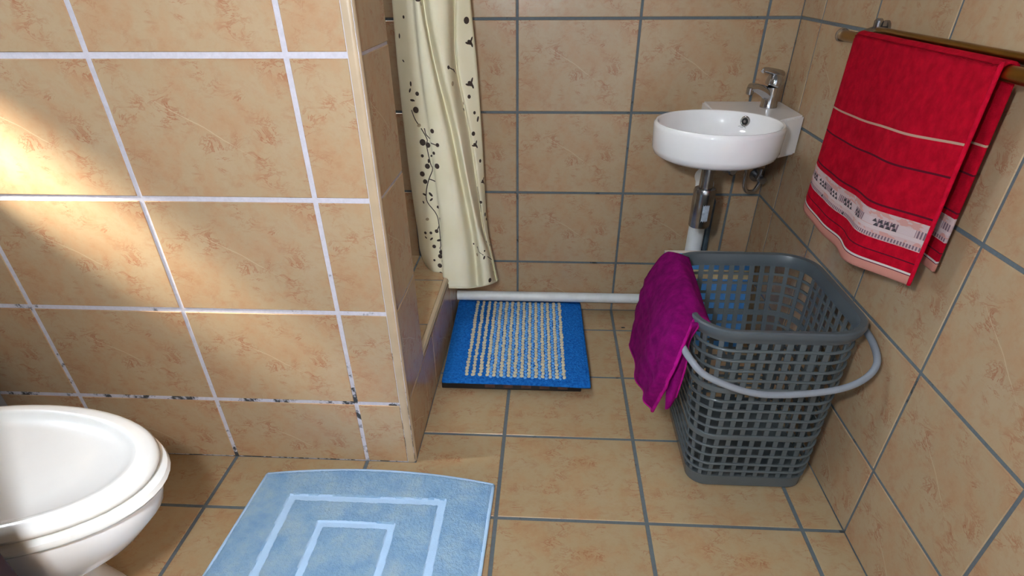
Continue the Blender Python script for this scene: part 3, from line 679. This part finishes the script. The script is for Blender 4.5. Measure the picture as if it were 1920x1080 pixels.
# ------------------------------------------------------------------ purple towel over the basket rim
t = NT('purple_terry'); ob = t.new('ShaderNodeTexCoord').outputs['Object']
t.set(Base_Color=t.ramp(t.noise(ob, 50, 4, 0.6), [(0.3, srgb(112, 6, 88)), (0.7, srgb(150, 14, 116))]), Roughness=0.95)
t.b.inputs['Specular IOR Level'].default_value = 0.08; t.bump(t.noise(ob, 650, 3, 0.7), 0.9, 0.004); M_PURPLE = t.m
M_PURH = plain('purple_hem', srgb(160, 18, 118), 0.95, var=0.15, scale=90, bump=0.5, bscale=700, Specular_IOR_Level=0.08)
def fine(P, nr, ncol):
    """control grid (rows of control points) -> fine grid by Catmull-Rom in both directions"""
    A = [spline(r, nr) for r in P]
    return [spline([A[i][j] for i in range(len(A))], ncol) for j in range(len(A[0]))]
G = fine(PT, 9, 12)          # rows: inside -> over the rim -> down; columns: back -> front
nr, nc = len(G), len(G[0])
for i in range(nr):
    for j in range(nc):
        a, b = i/(nr-1), j/(nc-1)
        d = max(0, a-0.45)/0.55
        fold = 0.0045*sin(b*17+1.2*a)*d + 0.0015*sin(a*30+b*9)*0.4
        if 0.72 < a < 0.93: fold += 0.0022*sin((a-0.72)/0.21*6*pi)      # woven stripes near the end of the towel
        G[i][j] = G[i][j]+V(-0.95, -0.2, 0.1)*fold
bm = bmesh.new(); sheet(bm, G)
purple = link_bm('purple_towel', bm, M_PURPLE, None, True, origin=(1.04, -0.57, 0.42))
tag(purple, 'purple terry towel draped over the left rim of the laundry basket', 'towel'); add_mod_solid(purple, 0.005, 0.0)
bm = bmesh.new(); tube(bm, [G[i][-1] for i in range(0, nr, 2)]+[G[-1][-1]], 0.0038, 8); link_bm('side_hem', bm, M_PURH, purple, True)
bm = bmesh.new(); tube(bm, G[-1], 0.0036, 8); link_bm('end_hem', bm, M_PURH, purple, True)
bm = bmesh.new(); G2 = fine(PT2, 8, 8); sheet(bm, G2); o = link_bm('under_fold', bm, M_PURPLE, purple, True); add_mod_solid(o, 0.005, 0.0)
bm = bmesh.new(); tube(bm, [r[-1] for r in G2], 0.0038, 8); link_bm('fold_hem', bm, M_PURH, purple, True)
# ------------------------------------------------------------------ blue board leaning behind the basket
LEAN = 0.464; BOARD_Z = (0.1970, 0.2220, 0.2660)
bo = empty('board', (1.255, -0.10, 0), 'blue board with a cream stripe leaning in the corner behind the laundry basket', 'board')
def board_piece(name, z0, z1, mat, lab, d0=0.0, d1=0.014, x0=1.122, x1=1.383):
    bm = bmesh.new(); box(bm, (x0, d0, z0), (x1, d1, z1), 0.002, 2)
    for v in bm.verts: v.co = Vector((v.co.x, -0.106+LEAN*v.co.z+v.co.y*1.1, v.co.z+0.0005))
    tag(link_bm(name, bm, mat, bo, auto=40), lab)
board_piece('blue_panel', 0.0, BOARD_Z[0], M_BLUEBOX, None)
board_piece('stripe', BOARD_Z[0]+0.0004, BOARD_Z[1], M_CREAMBAND, 'cream stripe', -0.001)
board_piece('groove', BOARD_Z[0]-0.012, BOARD_Z[0]-0.0085, M_BLACK, 'dark groove', -0.0006, 0.001)
board_piece('top_panel', BOARD_Z[1]+0.0004, BOARD_Z[2], M_BLUEBOX, None)
board_piece('top_edge', BOARD_Z[2]+0.0004, BOARD_Z[2]+0.0032, M_LID, 'pale top edge', -0.001, 0.016, 1.122, 1.365)
# ------------------------------------------------------------------ duckboard and blue mat
db = empty('duckboard', (0.67, -0.12, 0), 'black slatted duckboard on the floor under the blue mat', 'duckboard')
DX0, DX1, DY0, DY1 = 0.466, 0.866, -0.356, 0.120
for (lo, hi) in (((DX0, DY0, 0.0005), (DX1, DY0+0.022, 0.026)), ((DX0, DY1-0.022, 0.0005), (DX1, DY1, 0.026)), ((DX0, DY0+0.0225, 0.0005), (DX0+0.022, DY1-0.0225, 0.026)), ((DX1-0.022, DY0+0.0225, 0.0005), (DX1, DY1-0.0225, 0.026))):
    bm = bmesh.new(); box(bm, lo, hi, 0.003, 2); link_bm('rail', bm, M_BLACK, db, auto=40)
for k in range(9):
    y = DY0+0.030+k*(DY1-DY0-0.06)/8.9
    bm = bmesh.new(); box(bm, (DX0+0.0225, y, 0.008), (DX1-0.0225, y+0.032, 0.025), 0.003, 2); link_bm('slat', bm, M_BLACK, db, auto=40)
M_SLOT = plain('reddish_slot', srgb(74, 50, 46), 0.6, var=0.3, scale=60)
for k in range(5):
    x = DX0+0.125+k*0.052
    bm = bmesh.new(); box(bm, (x, DY0-0.0012, 0.008), (x+0.028, DY0+0.001, 0.019), 0.0004, 1); tag(link_bm('slot', bm, M_SLOT, db), 'reddish-brown slot')
t = NT('blue_mat_pile'); ob = t.new('ShaderNodeTexCoord').outputs['Object']
vo = t.new('ShaderNodeTexVoronoi'); t.link(ob, vo.inputs['Vector']); vo.inputs['Scale'].default_value = 170
t.set(Base_Color=t.ramp(t.noise(ob, 120, 3, 0.6), [(0.3, srgb(16, 84, 170)), (0.7, srgb(34, 122, 212))]), Roughness=0.9)
t.b.inputs['Specular IOR Level'].default_value = 0.1; t.bump(vo.outputs['Distance'], 0.8, 0.004); M_BMAT = t.m
M_BTUFT = plain('mid_blue_tuft', srgb(96, 168, 232), 0.9, var=0.15, scale=80, bump=0.5, bscale=500)
M_CTUFT = plain('cream_tuft', srgb(214, 200, 168), 0.9, var=0.10, scale=80, bump=0.5, bscale=500)
bmx = empty('blue_mat', (0.67, -0.12, 0.026), 'blue mat with rows of cream knots lying on the black duckboard', 'mat')
C4 = [V(0.4590, 0.124, 0), V(0.8755, 0.124, 0), V(0.886, -0.374, 0), V(0.4735, -0.366, 0)]
def mat_pt(a, b):
    return C4[0]*(1-a)*(1-b)+C4[1]*a*(1-b)+C4[2]*a*b+C4[3]*(1-a)*b
ZM = 0.0265
N1, N2 = 40, 44
def mat_z(a, b): return ZM+0.0012*(noise.noise((a*4, b*4, 3))+0.4)*(1 if b < 0.96 else 0.5)
bm = bmesh.new()
top = [[mat_pt(i/N1, j/N2)+V(0, 0.003*sin(3*i/N1), mat_z(i/N1, j/N2)+0.0085) for i in range(N1+1)] for j in range(N2+1)]
sheet(bm, top)
o = link_bm('pile', bm, M_BMAT, bmx, True); add_mod_solid(o, 0.008, -1.0 if False else 0.0)
o.modifiers[0].offset = -1.0
bm = bmesh.new()
edge = [top[j][0] for j in range(N2+1)]+[top[-1][i] for i in range(1, N1+1)]+[top[j][-1] for j in range(N2-1, -1, -1)]+[top[0][i] for i in range(N1-1, 0, -1)]
tube(bm, [p+V(0, 0, -0.0035) for p in edge], 0.0046, 8, closed=True); tag(link_bm('edge_binding', bm, M_BMAT, bmx, True), 'blue stitched edge')
def tufts(name, mat, cols, nrow, rx, ry, rz, lab, phase=0.0):
    bm = bmesh.new()
    for a in cols:
        for k in range(nrow):
            b = 0.012+(0.945-0.012)*(k+0.5+phase)/nrow
            c = mat_pt(a+random.uniform(-1, 1)*0.003, b)+V(0, 0, mat_z(a, b)+0.0090)
            r = bmesh.ops.create_icosphere(bm, subdivisions=1, radius=1.0, matrix=Matrix.Translation(c) @ Matrix.Rotation(random.uniform(-0.6, 0.6), 4, 'Z') @ Matrix.Diagonal((rx*random.uniform(0.85, 1.15), ry*random.uniform(0.85, 1.1), rz, 1)))
    return tag(link_bm(name, bm, mat, bmx, True), lab, kind='stuff')
ncol = 15
cc = [0.155+(0.832-0.155)*k/(ncol-1) for k in range(ncol)]
tufts('cream_knots', M_CTUFT, cc, 29, 0.0064, 0.0084, 0.0058, 'rows of cream knots')
tufts('blue_knots', M_BTUFT, [(a+b)/2 for a, b in zip(cc[3:], cc[4:])], 29, 0.0050, 0.0076, 0.0040, 'paler blue knots between the cream rows', 0.4)
# ------------------------------------------------------------------ light blue bath mat
t = NT('light_blue_terry'); ob = t.new('ShaderNodeTexCoord').outputs['Object']
t.set(Base_Color=t.ramp(t.noise(ob, 16, 5, 0.65), [(0.30, srgb(140, 192, 246)), (0.5, srgb(170, 214, 253)), (0.70, srgb(198, 230, 255))]), Roughness=0.95)
t.bump(t.math('ADD', t.noise(t.mapping(ob, scale=(1.6, 1, 1)), 300, 3, 0.7), t.math('MULTIPLY', t.noise(ob, 60, 3), 0.6)), 0.9, 0.008); M_LBLUE = t.m
M_LBAND = plain('flat_woven_light_blue', srgb(182, 216, 252), 0.9, var=0.03, scale=30, bump=0.25, bscale=500)
bath = empty('bath_mat', (0.37, -1.0, 0), 'light blue terry bath mat with two woven rectangles in front of the partition', 'bath mat')
BM = [(0.1075, -0.7335), (0.6470, -0.7425), (0.6240, -1.62), (0.0700, -1.62)]
def bath_pt(a, b):
    x = (BM[0][0]*(1-a)+BM[1][0]*a)*(1-b)+(BM[3][0]*(1-a)+BM[2][0]*a)*b
    y = (BM[0][1]*(1-a)+BM[1][1]*a)*(1-b)+(BM[3][1]*(1-a)+BM[2][1]*a)*b
    y += 0.028*(1-(2*a-1)**2)*(1-b)**6        # far edge bows away
    return V(x, y, 0)
def in_band(x, y):
    for (x0, x1, y0, w) in ((0.186, 0.5470, -0.7975, 0.0185), (0.2755, 0.4480, -0.8720, 0.0165)):
        y1 = -1.62+0.7425-(-y0-0.0)  # mirrored near end
        y1 = -2.36-y0
        sx = min(x-x0, x1-x); sy = min(y0-y, y-y1)
        if 0 <= min(sx, sy) <= w: return True
    return False
NA, NB = 290, 450
bm = bmesh.new(); uvn = bm.loops.layers.uv.verify()
vg = []
band_faces = []
for j in range(NB+1):
    r = []
    for i in range(NA+1):
        a, b = i/NA, j/NB
        p = bath_pt(a, b)
        ed = min(a, 1-a, b*1.6, (1-b)*1.6)
        h = 0.0125
        if in_band(p.x+0.02*(b-0.2)*0, p.y): h = 0.0085
        else: h += 0.0012*noise.noise((p.x*80, p.y*80, 0.3)) + 0.0026*noise.noise((p.x*230, p.y*190, 5))
        h *= min(1.0, 0.55+ed*30)
        h += 0.0022*noise.noise((p.x*9, p.y*9, 2.0))+0.0010
        r.append(bm.verts.new((p.x, p.y, max(0.004, h))))
    vg.append(r)
bm2 = bmesh.new(); vm = {}
for j in range(NB):
    for i in range(NA):
        q = (vg[j][i], vg[j+1][i], vg[j+1][i+1], vg[j][i+1])
        c = (q[0].co+q[2].co)/2
        if in_band(c.x, c.y):
            w = []
            for v in q:
                if v not in vm: vm[v] = bm2.verts.new(v.co)
                w.append(vm[v])
            bm2.faces.new(w)
        else: bm.faces.new(q)
# skirt down to the floor
rim_ = [vg[j][0] for j in range(NB+1)]+[vg[NB][i] for i in range(1, NA+1)]+[vg[j][NA] for j in range(NB-1, -1, -1)]+[vg[0][i] for i in range(NA-1, 0, -1)]
lo = [bm.verts.new((v.co.x, v.co.y, 0.0008)) for v in rim_]
for k in range(len(rim_)): bm.faces.new((rim_[k], lo[k], lo[(k+1) % len(lo)], rim_[(k+1) % len(lo)]))
bmesh.ops.delete(bm, geom=[v for v in bm.verts if not v.link_faces], context='VERTS')
bmesh.ops.recalc_face_normals(bm, faces=bm.faces[:]); link_bm('terry_pile', bm, M_LBLUE, bath, True)
bmesh.ops.recalc_face_normals(bm2, faces=bm2.faces[:]); tag(link_bm('woven_band', bm2, M_LBAND, bath, True), 'two flat woven rectangles in the pile')
bm = bmesh.new()
epts = [bath_pt(k/60, 0)+V(0, 0, 0.0062) for k in range(61)]
tube(bm, epts, 0.0048, 8)
tube(bm, [bath_pt(1, k/40)+V(0, 0, 0.0062) for k in range(41)], 0.0045, 8); tube(bm, [bath_pt(0, k/40)+V(0, 0, 0.0062) for k in range(41)], 0.0045, 8)
link_bm('hem', bm, M_LBAND, bath, True)
# ------------------------------------------------------------------ shower curtain
t = NT('cream_curtain'); ob = t.new('ShaderNodeTexCoord').outputs['Object']
t.set(Base_Color=t.ramp(t.noise(ob, 9, 4), [(0.3, srgb(242, 235, 202)), (0.7, srgb(250, 246, 222))]), Roughness=0.6)
tr = t.new('ShaderNodeBsdfTranslucent'); tr.inputs[0].default_value = srgb(236, 226, 190)
mx = t.new('ShaderNodeMixShader'); mx.inputs[0].default_value = 0.15
out = t.n['Material Output']; t.link(t.b.outputs[0], mx.inputs[1]); t.link(tr.outputs[0], mx.inputs[2]); t.link(mx.outputs[0], out.inputs[0])
M_CURT = t.m
CURP = [[V(*p) for p in r] for r in CUR]
up = []
for zz in (2.02, 1.70, 1.38, 1.08):
    up.append([V(p.x+(p.x-q.x)*min(1.2, (zz-p.z)/0.14)*0.5, p.y, zz) for p, q in zip(CURP[0], CURP[1])])
def curt_grid(nu, nv):
    R_ = [spline(r, nu) for r in up+CURP]
    return [spline([R_[i][j] for i in range(len(R_))], nv) for j in range(len(R_[0]))]      # [column][row]
NU, NVV = 7, 14
CG = curt_grid(NU, NVV)
def curt_S(u, v):
    """u column index 0..10, v row index 0..6 of the control rows in view"""
    fu = min(max(u*NU, 0), len(CG)-1.001); fv = min(max((v+4)*NVV, 0), len(CG[0])-1.001)
    i, j = int(fu), int(fv); a, b = fu-i, fv-j
    return CG[i][j]*(1-a)*(1-b)+CG[i+1][j]*a*(1-b)+CG[i][j+1]*(1-a)*b+CG[i+1][j+1]*a*b
def curt_frame(u, v):
    p = curt_S(u, v); e = 0.12
    du = curt_S(min(u+e, 10), v)-curt_S(max(u-e, 0), v); dv = curt_S(u, min(v+e, 6))-curt_S(u, max(v-e, -0.9))
    n = du.cross(dv).normalized()
    if n.y > 0: n = -n
    d = (-dv).normalized(); s = d.cross(n).normalized()
    if s.x < 0: s = -s
    return p, s, d, n
bm = bmesh.new(); sheet(bm, [[CG[c][r] for c in range(len(CG))] for r in range(len(CG[0]))])
curtain = link_bm('shower_curtain', bm, M_CURT, None, True, origin=(0.48, 0.0, 2.02))
tag(curtain, 'cream shower curtain with brown twig and leaf print, gathered beside the partition', 'curtain'); add_mod_solid(curtain, 0.0012, 0.0)
PXM = 1/760.0       # metres per picture pixel at the curtain
def project(p):     # drop a print vertex onto the nearest curtain sample, just proud of the cloth
    return p
bm = bmesh.new(); bmp = bmesh.new()
OFF = 0.0020
def blob(b_, u, v, rx, rz, rot=0.0, n=10, dx=0.0, dz=0.0):
    p, s, d, nn = curt_frame(u, v)
    c = p+nn*OFF+s*dx+d*dz
    vs = []
    for k in range(n):
        a = 2*pi*k/n; x, z = rx*cos(a), rz*sin(a)
        vs.append(b_.verts.new(c+s*(x*cos(rot)-z*sin(rot))+d*(x*sin(rot)+z*cos(rot))))
    b_.faces.new(vs)
for u, v, r in PRINT['dot']: blob(bm, u, v, r*PXM*1.15, r*PXM*1.15)
for k, (u, v, r) in enumerate(PRINT['leaf']): blob(bm, u, v, r*PXM*0.55, r*PXM*1.2, 0.7*(-1)**k+0.2*k)
for k, (u, v, r) in enumerate(PRINT['flower']):
    q = r*PXM*1.2
    blob(bm, u, v, q*0.42, q*0.62, 0.9)
    blob(bm, u, v, q*0.20, q*0.55, 1.2, dx=-q*0.55, dz=-q*0.1); blob(bm, u, v, q*0.20, q*0.60, -0.5, dx=q*0.45, dz=q*0.45); blob(bm, u, v, q*0.22, q*0.5, 0.3, dx=q*0.45, dz=-q*0.5)
for u, v, r in PRINT['pale']: blob(bmp, u, v, r*PXM*0.9, r*PXM*0.7, 0.4)
for st in PRINT['stem']:
    P = spline([V(a, b, 0) for a, b in st], 4)
    for a, b in zip(P, P[1:]):
        p0, s0, d0, n0 = curt_frame(a.x, a.y); p1, s1, d1, n1 = curt_frame(b.x, b.y)
        w = 0.0014
        dr = (p1-p0)
        if dr.length < 1e-6: continue
        sd_ = dr.cross(n0).normalized()*w
        bm.faces.new([bm.verts.new(x) for x in (p0+n0*OFF-sd_, p0+n0*OFF+sd_, p1+n1*OFF+sd_, p1+n1*OFF-sd_)])
tag(link_bm('leaf_print', bm, M_PRINT, curtain), 'dark brown twigs, dots and leaves printed on the cloth', kind='stuff')
tag(link_bm('pale_print', bmp, M_PRINTP, curtain), 'faded tan blossoms printed on the cloth', kind='stuff')
bm = bmesh.new(); tube(bm, [CG[c][-1] for c in range(len(CG))], 0.0014, 6); tag(link_bm('bottom_hem', bm, M_CURT, curtain, True), 'stitched bottom hem')
rod = empty('curtain_rod', (0.46, 0.0, 2.03), 'white rod carrying the shower curtain above the picture', 'rod')
bm = bmesh.new(); tube(bm, [(0.47, YP+0.001, 2.035), (0.47, YB-0.001, 2.035)], 0.012, 16); link_bm('pole', bm, M_PVC, rod, auto=40)
# ------------------------------------------------------------------ dark red cabinet at the lower left corner
t = NT('dark_red_wood'); ob = t.new('ShaderNodeTexCoord').outputs['Object']
t.set(Base_Color=t.ramp(t.noise(t.mapping(ob, scale=(6, 6, 0.6)), 9, 4, 0.6), [(0.3, srgb(26, 6, 5)), (0.7, srgb(40, 10, 8))]), Roughness=0.6); M_MAROON = t.m
cab = empty('cabinet', (-0.2, -1.52, 0), 'dark red wooden cabinet whose edge shows at the lower left corner', 'cabinet')
bm = bmesh.new(); box(bm, (-0.60, -1.70, 0.05), (0.196, -1.345, 1.22), 0.003, 2); link_bm('carcass', bm, M_MAROON, cab, auto=40)  # unseen upper part made tall to shade the lower-left wall
bm = bmesh.new(); box(bm, (-0.60, -1.69, 0.0005), (0.05, -1.36, 0.0495)); link_bm('plinth', bm, M_MAROON, cab)
bm = bmesh.new(); box(bm, (-0.61, -1.71, 1.2205), (0.205, -1.336, 1.245), 0.003, 2); link_bm('cabinet_top', bm, M_MAROON, cab, auto=40)
# ------------------------------------------------------------------ small things
bm = bmesh.new(); bmesh.ops.create_icosphere(bm, subdivisions=1, radius=1.0, matrix=Matrix.Translation((1.020, 0.016, 0.0022)) @ Matrix.Diagonal((0.008, 0.003, 0.002, 1)))
tag(link_bm('crumb', bm, M_BLACK, None, True, origin=(1.020, 0.016, 0.0)), 'tiny dark crumb on the floor tiles left of the purple towel', 'crumb')
#: cable by the back wall, added unseen lamps
bm = bmesh.new(); tube(bm, spline([(1.262, 0.098, 0.030), (1.30, 0.094, 0.050), (1.345, 0.092, 0.052), (1.385, 0.090, 0.062), (1.398, 0.088, 0.12)], 6), 0.0032, 8)
o = link_bm('cable', bm, M_BLACK, None, True, origin=(1.33, 0.095, 0.0)); tag(o, 'thin black cable along the back wall behind the laundry basket', 'cable')
t = NT('added_lamp_glass'); t.set(Base_Color=(1, 1, 1, 1), Emission_Color=(1, 0.96, 0.9, 1), Emission_Strength=3.0); M_LAMP = t.m
for (lx, ly, zl, r, lab) in ((0.15, -1.88, 1.98, 0.13, 'round white pendant lamp added as fill behind the photographer'), (0.0, -0.15, ZC-0.02, 0.14, 'round white lamp added over the shower in place of window light')):  # fixtures for the two added lamps, both out of view
    lt = empty('added_lamp', (lx, ly, zl), lab, 'lamp', 'added lamps')
    bm = bmesh.new(); lathe(bm, [(0, ZC-0.001), (0.05, ZC-0.001), (0.05, ZC-0.015), (0.008, ZC-0.019), (0.008, zl+0.001), (0, zl+0.001)], lx, ly, 24); link_bm('lamp_stem', bm, M_PVC, lt, auto=40)
    bm = bmesh.new(); lathe(bm, [(0, zl), (r*0.6, zl-0.004), (r, zl-0.03), (r*0.9, zl-0.055), (0, zl-0.06)], lx, ly, 32); link_bm('lamp_shade', bm, M_LAMP, lt, True)
